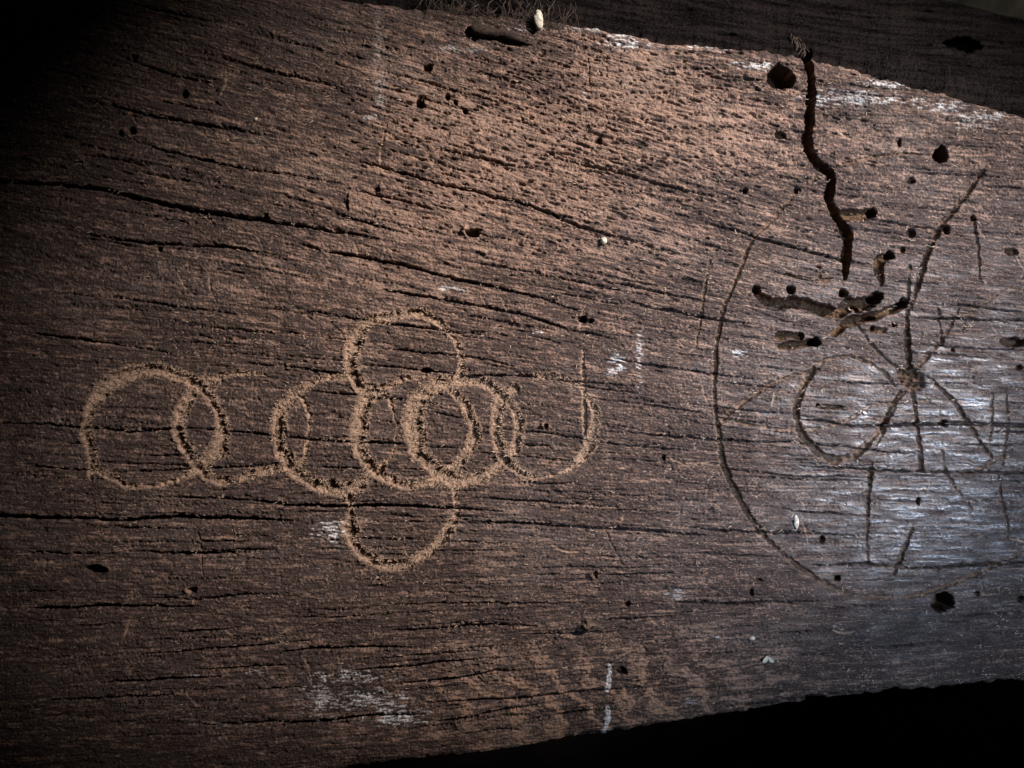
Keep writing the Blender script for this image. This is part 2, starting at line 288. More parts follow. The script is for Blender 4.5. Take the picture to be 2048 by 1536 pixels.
# ------------------------------------------------------------------ compass-drawn rosette and scratches on the right
ROS = [
 ('carved_circle', 'small compass circle inside the rosette', [(1790,772,5),(1768,745,6),(1730,722,7),(1694,712,8),(1647,723,9),(1618,752,12),(1601,785,13),(1592,818,12),(1599,858,12),(1614,883,13),(1643,911,14),(1672,920,15),(1713,909,14),(1742,880,11),(1767,851,10),(1783,814,8),(1802,785,8)], 7, .45),
 ('carved_arc', 'long compass arc that rings the rosette', [(1593,383,4),(1545,440,5),(1505,480,7),(1478,545,8),(1449,612,7),(1441,648,8),(1434,690,10),(1430,745,9),(1430,800,6),(1436,850,11),(1443,915,12),(1463,968,13),(1500,1035,11),(1540,1085,9),(1577,1118,9),(1618,1148,11),(1690,1185,7),(1770,1196,6),(1850,1187,7),(1950,1150,8),(2048,1105,6),(2110,1080,5)], 6, .35),
 ('carved_arc', None, [(1840,308,3),(1800,308,5),(1720,319,6),(1660,341,5),(1620,362,4)], 5, .3),
 ('carved_arc', None, [(1438,852,6),(1460,825,7),(1500,795,8),(1550,765,8),(1600,748,6),(1640,738,4)], 6, .3),
 ('carved_arc', None, [(1460,838,5),(1500,850,6),(1560,858,6),(1640,857,5),(1700,838,6),(1740,812,6),(1800,804,4),(1870,800,3)], 5, .4),
 ('carved_arc', None, [(1420,520,4),(1410,575,5),(1402,640,6),(1392,690,4)], 4, .3),
 ('scratch', None, [(1818,530,4),(1817,570,6),(1815,620,7),(1814,680,11),(1820,735,12)], 8, .25),
 ('scratch', None, [(1968,340,6),(1935,385,8),(1905,425,8),(1880,455,10),(1862,490,10),(1845,535,10),(1832,580,9),(1822,615,5)], 9, .2),
 ('scratch', None, [(1717,655,5),(1745,690,6),(1775,720,6),(1800,742,6)], 7, .2),
 ('scratch', None, [(1838,732,7),(1862,705,8),(1885,678,8),(1903,648,6),(1920,612,4)], 7, .25),
 ('scratch', None, [(1855,752,6),(1885,780,7),(1915,812,8),(1940,850,8),(1962,885,7),(1982,912,6)], 8, .25),
 ('scratch', None, [(1826,782,6),(1832,820,7),(1836,860,8),(1841,900,8),(1844,940,10)], 8, .25),
 ('scratch', None, [(1812,782,6),(1790,808,8),(1775,840,9),(1764,868,7),(1752,890,5)], 7, .25),
 ('scratch', None, [(1745,925,4),(1742,955,8),(1738,985,8),(1736,1040,6),(1735,1075,4),(1738,1130,4)], 8, .2),
 ('scratch', None, [(1944,440,6),(1951,470,6),(1955,510,5),(1957,560,4)], 7, .2),
 ('scratch', None, [(1884,900,4),(1892,940,5),(1915,980,6),(1945,1020,5)], 6, .2),
 ('scratch', None, [(1826,1058,7),(1816,1085,8),(1805,1112,8),(1790,1150,6)], 8, .15),
 ('scratch', None, [(1986,785,4),(1985,830,5),(1980,880,5)], 6, .2),
 ('scratch', None, [(2015,790,4),(2016,850,5),(2005,930,4)], 6, .2),
 ('scratch', None, [(1997,950,4),(2004,1000,5),(2014,1040,5),(2018,1080,4)], 7, .2),
 ('scratch', None, [(2048,880,4),(2000,915,5),(1955,938,6),(1920,950,3)], 6, .2),
 ('scratch', None, [(2048,555,3),(1990,590,5),(1940,625,4),(1925,660,4)], 5, .2),
 ('scratch', None, [(1876,618,4),(1879,650,5),(1886,690,5)], 6, .2),
 ('scratch', 'upright knife line through the side of the end ring', [(1165,700,5),(1166,740,7),(1168,790,8),(1169,840,7),(1170,874,5)], 4.5, .9),
 ('scratch', None, [(1335,918,5),(1370,924,6),(1410,926,5),(1440,930,5)], 6, .6),
 ('scratch', None, [(1070,940,3),(1100,925,5),(1128,912,3)], 5, .15),
 ('scratch', None, [(395,1065,3),(402,1105,4),(404,1150,2)], 4, .4),
 ('scratch', None, [(1205,1050,3),(1225,1090,4),(1245,1130,2)], 4, .3),
 ('scratch', None, [(40,270,3),(110,190,4),(190,120,2)], 5, .2),
 ('scratch', None, [(700,300,2),(760,290,3),(775,235,3)], 3, .4),
 ('scratch', None, [(1176,118,3),(1178,150,4),(1178,180,3)], 4, .7),
 ('scratch', None, [(1213,100,2),(1213,150,3)], 3, .6),
]
for n, (nm, lb, pts, dep, bare) in enumerate(ROS):
    groove([(a_, b_, c_*1.08+0.6) for a_, b_, c_ in pts], nm, lb, dep*2.2, 2.2, 0.5, 500+n*11, bare=bare*0.9, frass=0.0 if bare >= 0.5 else 0.5, broken=1.0)
# hub of the rosette
r = polydist([(1815,752,42),(1830,762,44)], 40, 4, 77)
wd, d, wi = r; m = 1-ss(0.6, 1.1, d/(wi*0.5)); H[wd] -= 14*m; H[wd] += m*(9*gn(PX[wd]/10, PY[wd]/10, 78)+4*gn(PX[wd]/5, PY[wd]/5, 79)); FRASS[wd] = np.maximum(FRASS[wd], 0.7*m)
LAB[wd][m > 0.4] = new_label('rosette_hub', 'crumbled pit at the centre of the rosette')

# ------------------------------------------------------------------ insect galleries and holes
def gallery(pts, label, seed, k=1.5, name='insect_gallery', ends=()):
    sp = smooth_poly(pts, 5); r = polydist(sp, sp[:, 2].max()+10, 3.4, seed, 24); wd, d, wi = r
    hw = wi*0.5*(1+0.26*gn(PX[wd]/26, PY[wd]/26, seed+1)+0.1*gn(PX[wd]/7, PY[wd]/7, seed+4))
    q = np.clip(d/np.maximum(hw, 1), 0, 1)
    m = (1-ss(0.82, 1.0, q))
    prof = np.sqrt(np.maximum(0, 1-q*q))
    dep = hw*k*(0.35*m+0.9*prof)+m*(3.2*gn(PX[wd]/8, PY[wd]/8, seed+2)+2*gn(PX[wd]/4, PY[wd]/4, seed+3))
    base = np.where(m > 0, np.minimum(H[wd], 0), H[wd])
    H[wd] = np.where(m > 0.02, np.minimum(H[wd], base-dep), H[wd]); H[wd] += 2.6*np.exp(-((d-hw*1.12)/2.6)**2)*np.clip(gn(PX[wd]/9, PY[wd]/6, seed+6), -0.3, 1)
    FRASS[wd] = np.maximum(FRASS[wd], m)
    L = new_label(name, label); LAB[wd][m > 0.25] = L; return L
def hole(x, y, rx, ry, dep, seed, name='insect_hole', label=None, into=None, rough=0.28, frass=0.8):
    wd = window(x-rx*1.6-4, x+rx*1.6+4, y-ry*1.6-4, y+ry*1.6+4)
    if wd is None: return
    X, Y = PX[wd], PY[wd]
    d = np.hypot((X-x)/rx, (Y-y)/ry)*(1+rough*gn(X/(rx*.9), Y/(ry*.9), seed))
    m = 1-ss(0.8, 1.08, d)
    H[wd] -= m*dep*1.5
    FRASS[wd] = np.maximum(FRASS[wd], frass*m)
    L = into or new_label(name, label); LAB[wd][m > 0.25] = L
G1 = gallery([(1600,86,8),(1608,98,13),(1615,113,17),(1621,154,19),(1623,188,19),(1620,222,19),(1618,256,20),(1614,275,21),(1621,308,21),(1638,331,19),(1659,347,22),(1662,369,17),(1657,400,18),(1669,424,20),(1686,448,20),(1697,478,19),(1693,513,19),(1691,540,17),(1690,556,9)], 'long knotty vertical insect gallery running down from the top edge', 700, 3.4)
G2 = gallery([(1676,430,18),(1698,428,20),(1722,430,21),(1744,425,20)], None, 710, 1.3); hole(1745,425,10,10,26,711,into=G2)
G3 = gallery([(1780,512,17),(1764,518,20),(1756,532,18),(1758,550,17),(1761,571,9)], None, 712, 1.5); hole(1780,511,9,9,26,713,into=G3)
G4 = gallery([(1512,582,14),(1524,595,16),(1545,604,24),(1563,606,30),(1590,604,26),(1620,612,24),(1650,621,24),(1678,628,22),(1690,616,24),(1700,606,24),(1722,609,26),(1750,599,24)], 'widest tangle of insect galleries under the long vertical one', 714, 2.5)
for hx, hy, hr in ((1513,580,9),(1582,580,9),(1687,587,9),(1754,594,12),(1716,618,9)): hole(hx, hy, hr, hr, 26, 720+hx, into=G4)
G5 = gallery([(1808,606,18),(1790,617,20),(1768,622,18),(1742,636,20),(1708,640,22),(1686,652,20),(1668,668,12)], None, 730, 2.5); hole(1808,605,11,10,28,731,into=G5); hole(1742,635,14,7,20,732,into=G5)
G6 = gallery([(1556,672,17),(1578,671,18),(1600,674,18)], None, 740, 1.9)
G7 = gallery([(1562,694,14),(1590,690,16),(1612,686,18),(1632,685,19)], None, 742, 2.5); hole(1632,684,10,10,26,743,into=G7)
G8 = gallery([(1740,661,10),(1755,658,11),(1770,660,9)], None, 744, 1.4); hole(1788,650,5,5,16,745); hole(1746,656,5,5,14,746)
G9 = gallery([(1636,532,6),(1642,540,7),(1640,551,7),(1652,560,8),(1664,556,5)], None, 747, 1.2); gallery([(1572,548,4),(1600,554,5),(1640,563,5)], None, 748, 1.2)
HOLES = [(1560,156,26,24,55),(1882,310,15,17,40),(1886,1205,23,19,44),(1166,638,9,7,26),(1182,641,6,5,18),(946,466,14,8,20),(930,222,5,5,18),(840,208,10,9,20),(895,194,6,6,14),(911,205,5,6,12),
 (318,498,6,5,16),(270,115,6,5,16),(1490,383,5,5,18),(1593,382,7,6,16),(190,1140,22,9,24),(1244,1343,11,8,20),(1197,283,8,7,14),(853,741,10,5,18),(856,136,9,8,14),(266,262,8,8,18),(370,188,8,8,16),
 (2026,684,26,10,24),(1675,1157,7,6,16),(1645,1080,6,8,14),(1823,465,9,10,16),(1893,461,7,9,16),(1946,437,6,6,14),(383,1181,10,6,14),(1190,1149,6,6,12),(1503,1185,4,8,12),(1255,1208,6,5,12),(1561,270,11,8,12),
 (1824,361,8,6,10),(1888,847,10,7,16),(1806,500,5,6,10),(1905,700,4,4,10),(1660,814,26,5,14),(1635,810,4,4,14),(1518,1160,6,4,10),(1328,916,5,5,12),(1092,852,5,5,12),(1800,285,4,9,10),(2040,735,7,6,12),(1955,1187,5,5,10),(2042,1199,7,6,14),(1838,1003,4,8,10),(2022,505,14,8,10)]
for n, (x, y, rx, ry, dp) in enumerate(HOLES): hole(x, y, rx, ry, dp, 800+n*3, label={0: 'broad squarish sunken hole beside the long gallery', 2: 'wide round exit hole beside the compass arc'}.get(n))
# stubs: a split wooden peg end and torn fibre knots standing proud
def nub(x, y, rx, ry, hh, seed, name='fibre_knot', label=None):
    wd = window(x-rx*2, x+rx*2, y-ry*2, y+ry*2); X, Y = PX[wd], PY[wd]
    d = np.abs(X-x)/rx+np.abs(Y-y)/ry; d = d*(1+0.3*gn(X/7, Y/7, seed)); m = np.clip(1.15-d, 0, 0.75)/0.75
    H[wd] += hh*m+m*2*gn(X/4, Y/4, seed+1); LAB[wd][m > 0.05] = new_label(name, label)
    BARE[wd] = np.maximum(BARE[wd], 0.25*m)
nub(1174,1250,15,15,17,860,'wooden_peg','broken square peg end standing proud')
nub(1186,1150,14,10,9,862); nub(1086,850,8,8,8,864); nub(374,1180,14,8,8,866); nub(252,262,9,8,10,868); nub(700,402,10,16,8,870); nub(540,430,9,9,8,872); nub(1430,1015,9,9,7,874); nub(930,462,10,12,10,876); nub(762,375,10,10,8,878)

# ------------------------------------------------------------------ lime-paint traces
def streak(cx, cy, sx, sy, amt, seed, thr=0.35):
    g = gauss(PX, PY, cx, cy, sx, sy)
    n = gn(U/22, V/3.6, seed)+0.5*gn(U/8, V/2.4, seed+1)+0.3*gn(PX/40, PY/20, seed+2)
    np.maximum(PAINT, amt*ss(thr, thr+0.3, n*0.75+g*0.62-0.12)*ss(0.12, 0.4, g), out=PAINT)
for a in [(700,1352,85,14,.8),(740,1400,110,22,.9),(800,1435,75,18,1.0),(640,1400,40,40,.7),(665,1062,38,26,1.0),(1255,88,55,14,.95),(1240,70,34,10,.8),(1420,92,60,10,.7),(1500,132,40,14,.8),(1800,165,90,12,.75),(1890,212,60,12,.7),(1960,232,80,10,.5),
          (758,90,14,110,.22),(760,180,12,50,.45),(745,235,16,10,.9),(1230,728,24,22,.9),(1280,720,7,70,.75),(900,578,30,8,.6),(1480,705,18,8,.9),(1590,1045,7,16,1.0),(1075,664,16,5,.8),(1380,1402,22,10,.6),(500,1345,20,6,.6),(1700,195,90,20,.5),(920,100,60,10,.35),(1180,58,60,8,.5),(1060,55,40,6,.6),(1505,1275,10,5,.9),(1435,1275,12,5,.7),(1170,180,5,55,.35),(1350,1190,25,12,.35),(440,1448,50,5,.6),(395,1352,14,5,.7),(1950,250,40,12,.4),(1730,200,120,8,.6)]:
    streak(*a, seed=int(a[0])%89+120)
# hairline scuffs
rsc = np.random.RandomState(77)
for n in range(70):
    x, y = rsc.uniform(150, 2030), rsc.uniform(60, 1420); a = rsc.uniform(0, math.pi); l_ = rsc.uniform(15, 75); c_ = rsc.normal(0, 0.25)
    q_ = [(x+l_*t*math.cos(a+c_*t), y+l_*t*math.sin(a+c_*t), 1.0+1.4*math.sin(3.1*t)) for t in (0, .25, .5, .75, 1)]
    rr_ = polydist(q_, 6, 0.8, 170+n, 8)
    if rr_ is None: continue
    wd, d, wi = rr_; m = 1-ss(0.5, 1.3, d/wi); H[wd] -= 1.6*m; BARE[wd] = np.maximum(BARE[wd], m*rsc.uniform(0.25, 0.9))
# white paint run with beads, near the lower edge
for seg in [[(1219,1330,6),(1220,1345,8),(1217,1362,10),(1216,1378,13)],[(1215,1414,9),(1216,1432,13),(1212,1447,12),(1210,1464,16),(1206,1474,10)]]:
    wd, d, wi = polydist(smooth_poly(seg), 16, 2.2, 90, 7)
    m = 1-ss(0.75, 1.05, d/(wi*0.5)*(1+0.3*gn(PX[wd]/6, PY[wd]/6, 91)))
    m = m*ss(-0.55, -0.2, gn(PX[wd]/9, PY[wd]/4, 92))
    H[wd] += 2.2*m; PAINT[wd] = np.maximum(PAINT[wd], m); LAB[wd][m > 0.3] = new_label('paint_run', 'white run of paint by the lower edge')

# worn, rounded arrises
e1 = (PY-yr[None]); H -= 14*np.exp(-np.clip(e1, 0, None)/7)*(1+0.7*gn(PX/18, PY/18, 95))
e2 = (yb[None]-PY); H -= 16*np.exp(-np.clip(e2, 0, None)/6)*(1+0.6*gn(PX/22, PY/14, 96))

# ------------------------------------------------------------------ roll the sheet into the beam: top bevel, top, face, underside
def grid3(px, py, dep): return np.stack([(px-1024)*S, dep*S, (768-py)*S+ZC], -1).astype(np.float32)
BACK = 620.0
face3 = grid3(PX, PY, -H)
ts = np.linspace(1, 0, N_STRIP+1, dtype=np.float32)[:-1][:, None]         # from the upper edge down to the arris
qx = np.repeat(px1[None], N_STRIP, 0); qy = yr[None]+(yt-yr)[None]*ts
run = (yr-yt)[None]*ts
dep0 = (-H[0][None]-14)*np.exp(-run/10)+14+8*gn(qx/90, qx*0, 139)
HS = 3*gn(qx/120, qy/40, 131)+1.8*gn(qx/60+qy/120, qy/6, 132)+1.5*fbm(qx/14, qy/5, 133, 2)-3*ss(.35, .6, gn(qx/60, qy/5, 134))
HS -= 30*(1-ss(0.75, 1.1, np.hypot((qx-1922)/36, (qy-92)/17)*(1+.25*gn(qx/15, qy/9, 135))))
dS = dep0+run*1.05+np.minimum(run, 20)*0.15-1.8*HS*ss(0, 14, run)
persp = (D+dS)/D
strip3 = grid3(1024+(qx-1024)*persp, 768+(qy-768)*persp, dS)
tt = np.linspace(1, 0, N_TOP+1, dtype=np.float32)[:-1][:, None]
top3 = strip3[0][None].repeat(N_TOP, 0).copy(); dtop = strip3[0, :, 1][None]
top3[..., 1] = dtop+(BACK*S-dtop)*tt; top3[..., 2] += 0.002*tt*gn(qx[:N_TOP]/80, tt*6, 137)-0.012*tt
tu = (np.linspace(0, 1, N_UND+1, dtype=np.float32)[1:]**1.7)[:, None]
und3 = face3[-1][None].repeat(N_UND, 0).copy(); d0 = face3[-1, :, 1][None]
und3[..., 1] = d0+(BACK*S-d0)*tu
und3[..., 2] += (tu*0.010+0.0006*gn(np.repeat(px1[None], N_UND, 0)/50, tu*9, 138)*np.minimum(tu*8, 1))
ALL = np.concatenate([top3, strip3, face3, und3], 0)
R = ALL.shape[0]
def padrow(a, top, n0, n1): return np.concatenate([np.full((n0, NX), top, np.float32), a, np.full((n1, NX), top, np.float32)], 0)
n0 = N_TOP+N_STRIP
gloss = gloss*ss(-11, -4, H)
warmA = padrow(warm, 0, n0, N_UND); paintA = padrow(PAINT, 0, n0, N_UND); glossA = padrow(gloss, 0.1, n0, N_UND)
bareA = padrow(BARE, 0, n0, N_UND); darkA = padrow(dark, 0, n0, N_UND); frassA = padrow(FRASS, 0, n0, N_UND)
poreA = padrow(pores, 0, n0, N_UND)
uA = np.repeat(px1[None], R, 0)
vA = np.concatenate([np.repeat((np.arange(-n0, 0)*3.0)[:, None], NX, 1)+V[:1], V, V[-1:]+np.arange(1, N_UND+1)[:, None]*9.0], 0)
L_BEV = new_label('top_bevel', 'sloping top bevel of the beam, shade painted into its colour'); L_UND = new_label('underside', None); L_TOP = new_label('top_side', None)
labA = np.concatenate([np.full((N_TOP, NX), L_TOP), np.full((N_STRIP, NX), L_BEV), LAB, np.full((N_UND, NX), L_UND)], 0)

# ------------------------------------------------------------------ materials
def nt(name):
    m = bpy.data.materials.new(name); m.use_nodes = True; t = m.node_tree; t.nodes.clear()
    o = t.nodes.new('ShaderNodeOutputMaterial'); b = t.nodes.new('ShaderNodeBsdfPrincipled'); t.links.new(b.outputs[0], o.inputs[0]); return m, t, b
class G:
    def __init__(s, t): s.t = t
    def link(s, a, b):
        if isinstance(a, (int, float)): b.default_value = a
        elif isinstance(a, tuple): b.default_value = a if len(a) == 4 else a+(1,)
        else: s.t.links.new(a, b)
    def math(s, op, a, b=0.0, clamp=False):
        n = s.t.nodes.new('ShaderNodeMath'); n.operation = op; n.use_clamp = clamp; s.link(a, n.inputs[0]); s.link(b, n.inputs[1]); return n.outputs[0]
    def mix(s, f, a, b, mode='MIX'):
        n = s.t.nodes.new('ShaderNodeMix'); n.data_type = 'RGBA'; n.blend_type = mode; n.clamp_factor = True
        s.link(f, n.inputs[0]); s.link(a, n.inputs[6]); s.link(b, n.inputs[7]); return n.outputs[2]
    def attr(s, name):
        n = s.t.nodes.new('ShaderNodeAttribute'); n.attribute_name = name; sp = s.t.nodes.new('ShaderNodeSeparateColor'); s.t.links.new(n.outputs[0], sp.inputs[0]); return sp.outputs
    def coord(s, uv=True, scale=(1, 1, 1)):
        n = s.t.nodes.new('ShaderNodeUVMap' if uv else 'ShaderNodeTexCoord')
        if uv: n.uv_map = 'grain'
        mp = s.t.nodes.new('ShaderNodeMapping'); mp.inputs['Scale'].default_value = scale
        s.t.links.new(n.outputs[0 if uv else 3], mp.inputs[0]); return mp.outputs[0]
    def noise(s, vec, scale, detail=3, rough=0.55, dist=0.0):
        n = s.t.nodes.new('ShaderNodeTexNoise'); n.inputs['Scale'].default_value = scale; n.inputs['Detail'].default_value = detail
        n.inputs['Roughness'].default_value = rough; n.inputs['Distortion'].default_value = dist; s.t.links.new(vec, n.inputs['Vector']); return n.outputs[0]
    def ramp(s, f, a, b):
        n = s.t.nodes.new('ShaderNodeMapRange'); n.interpolation_type = 'SMOOTHSTEP'; s.link(f, n.inputs[0]); n.inputs[1].default_value = a; n.inputs[2].default_value = b; return n.outputs[0]
def wood_material(name, patina, tan, bare, extra_bare=0.0, black=0.0, bumpk=1.0):
    m, t, b = nt(name); g = G(t)
    m1 = g.attr('mask_a'); m2 = g.attr('mask_b')
    gs = g.coord(True, (3, 34, 1)); gf = g.coord(True, (13, 88, 1)); iso = g.coord(True, (24, 34, 1)); isf = g.coord(True, (80, 95, 1))
    n1 = g.noise(gs, 1.0, 4); n2 = g.noise(gf, 1.0, 3, 0.6); n3 = g.noise(iso, 1.0, 4, 0.6, 0.6); n4 = g.noise(isf, 1.0, 3, 0.65)
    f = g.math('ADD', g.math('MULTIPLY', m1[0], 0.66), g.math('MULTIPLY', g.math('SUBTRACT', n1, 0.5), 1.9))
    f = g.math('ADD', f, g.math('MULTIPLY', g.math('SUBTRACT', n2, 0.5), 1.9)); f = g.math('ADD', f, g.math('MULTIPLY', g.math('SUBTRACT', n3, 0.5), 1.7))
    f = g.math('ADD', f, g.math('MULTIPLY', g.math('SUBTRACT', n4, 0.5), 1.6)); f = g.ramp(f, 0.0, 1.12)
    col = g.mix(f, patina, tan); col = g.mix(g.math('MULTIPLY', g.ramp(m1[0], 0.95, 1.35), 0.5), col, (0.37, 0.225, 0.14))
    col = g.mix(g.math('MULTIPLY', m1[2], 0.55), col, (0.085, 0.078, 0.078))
    grime = g.ramp(g.math('ADD', g.math('MULTIPLY', n3, 0.6), g.math('MULTIPLY', m2[1], 0.55)), 0.42, 0.78)
    col = g.mix(g.math('MULTIPLY', grime, 0.62), col, (0.026, 0.021, 0.021))
    speck = g.ramp(n4, 0.54, 0.70); col = g.mix(g.math('MULTIPLY', speck, 0.5), col, (0.24, 0.17, 0.135)); col = g.mix(g.math('MULTIPLY', g.ramp(n4, 0.46, 0.34), 0.55), col, (0.03, 0.024, 0.024))
    br = g.math('MAXIMUM', m2[0], extra_bare); br = g.math('MULTIPLY', br, g.math('ADD', -0.55, g.math('ADD', g.math('MULTIPLY', n4, 1.3), g.math('MULTIPLY', n3, 1.4))), True)
    col = g.mix(br, col, bare)
    fr = g.mix(n4, (0.020, 0.011, 0.007), (0.17, 0.088, 0.04)); col = g.mix(g.math('MULTIPLY', m2[2], 0.85), col, fr)
    pt = g.math('MULTIPLY', m1[1], g.ramp(n4, 0.28, 0.55), True); col = g.mix(pt, col, (0.66, 0.66, 0.67))
    if black: col = g.mix(black, col, g.mix(g.ramp(g.math('ADD', g.math('MULTIPLY', n1, 0.5), g.math('MULTIPLY', n4, 0.5)), 0.38, 0.62), (0.002, 0.0017, 0.002), (0.012, 0.010, 0.010)))  # near-black mix paints shade into the wood colour
    g.link(col, b.inputs['Base Color'])
    rg = g.math('SUBTRACT', 0.80, g.math('MULTIPLY', m1[2], 0.58)); rg = g.math('ADD', rg, g.math('MULTIPLY', g.math('SUBTRACT', n3, 0.5), 0.3)); rg = g.math('MAXIMUM', rg, g.math('MULTIPLY', m2[0], 0.85), True)
    g.link(rg, b.inputs['Roughness']); g.link(0.0 if black else g.math('ADD', 0.2, g.math('MULTIPLY', m1[2], 0.8)), b.inputs['Specular IOR Level'])
    bp = t.nodes.new('ShaderNodeBump'); g.link(g.math('SUBTRACT', 0.8, g.math('MULTIPLY', m1[2], 0.55)), bp.inputs['Strength']); bp.inputs['Distance'].default_value = 0.0015
    hh = g.math('ADD', g.math('MULTIPLY', n2, 0.9), g.math('MULTIPLY', n4, 0.9)); g.link(hh, bp.inputs['Height']); t.links.new(bp.outputs[0], b.inputs['Normal'])
    return m
PAT, TAN, BAREC = (0.054, 0.037, 0.033), (0.31, 0.20, 0.152), (0.38, 0.255, 0.18)
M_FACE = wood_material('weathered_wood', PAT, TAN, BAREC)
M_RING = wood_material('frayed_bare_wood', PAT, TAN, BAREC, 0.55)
M_BEV = wood_material('shade_toned_wood', PAT, TAN, BAREC, 0, 0.985)  # bevel above the arris: its shade is put into the dark colour
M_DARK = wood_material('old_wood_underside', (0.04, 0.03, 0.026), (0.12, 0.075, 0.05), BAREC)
def fibre_material(name, c0, c1):
    m, t, b = nt(name); g = G(t); n = g.noise(g.coord(False), 900, 2); g.link(g.mix(g.ramp(n, .35, .65), c0, c1), b.inputs['Base Color'])
    b.inputs['Roughness'].default_value = 0.9; b.inputs['Specular IOR Level'].default_value = 0.15; return m
M_FIB = fibre_material('wood_fibres', (0.22, 0.15, 0.105), (0.50, 0.36, 0.27))
M_LINT = fibre_material('dusty_lint', (0.16, 0.115, 0.09), (0.42, 0.32, 0.25))

# ------------------------------------------------------------------ cut the sheet into the beam's parts
col = sc.collection
beam = bpy.data.objects.new('wooden_beam', None); col.objects.link(beam); beam.location = (0, 0, ZC-0.16)
beam['label'] = 'old weathered oak beam carved with overlapping rings and a rosette'; beam['category'] = 'beam'
def child(o, p):
    o.parent = p; o.matrix_parent_inverse.identity(); o.location = -Vector(p.location) if p.parent is None else (0, 0, 0)
co = ALL.reshape(-1, 3)
ca = np.stack([warmA, paintA, glossA, np.ones_like(warmA)], -1).reshape(-1, 4).astype(np.float32)
cb = np.stack([bareA, darkA, frassA, np.ones_like(warmA)], -1).reshape(-1, 4).astype(np.float32)
uv = (np.stack([uA, vA], -1)/400).reshape(-1, 2).astype(np.float32)
idx = np.arange(R*NX).reshape(R, NX)
quads = np.stack([idx[:-1, :-1], idx[1:, :-1], idx[1:, 1:], idx[:-1, 1:]], -1).reshape(-1, 4)
flab = labA[:-1, :-1].reshape(-1)
def mesh_from(name, q):
    vids, inv = np.unique(q, return_inverse=True); inv = inv.reshape(-1).astype(np.int32)
    me = bpy.data.meshes.new(name); n = len(q)
    me.vertices.add(len(vids)); me.vertices.foreach_set('co', co[vids].ravel())
    me.loops.add(n*4); me.loops.foreach_set('vertex_index', inv)
    me.polygons.add(n); me.polygons.foreach_set('loop_start', np.arange(0, n*4, 4, dtype=np.int32))
    for nm, arr in (('mask_a', ca), ('mask_b', cb)):
        at = me.attributes.new(nm, 'FLOAT_COLOR', 'POINT'); at.data.foreach_set('color', arr[vids].ravel())
    ul = me.uv_layers.new(name='grain'); ul.data.foreach_set('uv', uv[vids][inv].ravel())
    me.update(); me.validate(); me.shade_smooth(); return me
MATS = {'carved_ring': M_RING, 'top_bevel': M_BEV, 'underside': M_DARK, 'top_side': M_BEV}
order = np.argsort(flab, kind='stable'); fs = flab[order]
ring_objs = {}
for L, (nm, lb) in names.items():
    a, e = np.searchsorted(fs, L), np.searchsorted(fs, L, side='right')
    if e-a < 4: continue
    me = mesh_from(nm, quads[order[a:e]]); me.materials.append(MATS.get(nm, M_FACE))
    o = bpy.data.objects.new(nm, me); col.objects.link(o); child(o, beam)
    if lb: o['label'] = lb
    ring_objs[L] = o
# cut ends and back of the beam
def simple_mesh(name, verts, faces, mat, parent=None, smooth=False):
    me = bpy.data.meshes.new(name); me.from_pydata([tuple(v) for v in verts], [], faces); me.update(); me.materials.append(mat)
    if smooth: me.shade_smooth()
    o = bpy.data.objects.new(name, me); col.objects.link(o)
    if parent is not None: child(o, parent)
    return o
M_END, tE, bE = nt('end_grain'); gE = G(tE); gE.link(gE.mix(gE.noise(gE.coord(False), 60, 4), (0.04, 0.03, 0.025), (0.13, 0.09, 0.06)), bE.inputs['Base Color']); bE.inputs['Roughness'].default_value = 0.9
for c in (0, NX-1):
    ring = [tuple(v) for v in ALL[::6, c]]+[tuple(ALL[-1, c])]
    simple_mesh('end_grain', ring, [tuple(range(len(ring)))], M_END, beam)
simple_mesh('back_side', [tuple(ALL[0, 0]), tuple(ALL[0, -1]), tuple(ALL[-1, -1]), tuple(ALL[-1, 0])], [(0, 1, 2, 3)], M_END, beam)

# ------------------------------------------------------------------ frayed fibres
def surf(x, y):
    i = np.clip(np.searchsorted(px1, x), 1, NX-1); t = (y-yr[i])/(yb[i]-yr[i]); j = np.clip((t*(N_FACE-1)).astype(int), 0, N_FACE-1); return H[j, i]
def fibres(name, xy, lens, ang, lift, wid, mat, parent, rs):
    n = len(xy); h = surf(xy[:, 0], xy[:, 1])-0.5
    dx = np.cos(ang); dy = np.sin(ang); pxn, pyn = -dy, dx
    segs = 3; V_ = np.zeros((n, (segs+1)*2, 3), np.float32); bend = rs.normal(0, 0.45, n)
    cx, cy, ch = xy[:, 0].copy(), xy[:, 1].copy(), h.copy(); a = ang.copy(); el = lift.copy()
    for s in range(segs+1):
        ww = wid*(1-0.75*s/segs)*0.5
        V_[:, 2*s] = grid3(cx-np.sin(a)*ww, cy+np.cos(a)*ww, -ch); V_[:, 2*s+1] = grid3(cx+np.sin(a)*ww, cy-np.cos(a)*ww, -(ch+0.25*ww))
        cx = cx+np.cos(a)*np.cos(el)*lens/segs; cy = cy+np.sin(a)*np.cos(el)*lens/segs; ch = ch+np.sin(el)*lens/segs; a = a+bend; el = el-rs.uniform(0.0, 0.5, n)
    base = (np.arange(n)*(segs+1)*2)[:, None]
    q = np.stack([np.concatenate([base+2*s, base+2*s+1, base+2*s+3, base+2*s+2], 1) for s in range(segs)], 1).reshape(-1, 4)
    me = bpy.data.meshes.new(name); m = len(q)
    me.vertices.add(n*(segs+1)*2); me.vertices.foreach_set('co', V_.ravel()); me.loops.add(m*4); me.loops.foreach_set('vertex_index', q.ravel().astype(np.int32))
    me.polygons.add(m); me.polygons.foreach_set('loop_start', np.arange(0, m*4, 4, dtype=np.int32)); me.update(); me.validate(); me.materials.append(mat); me.shade_smooth()
    o = bpy.data.objects.new(name, me); o['kind'] = 'stuff'; col.objects.link(o); child(o, parent); return o
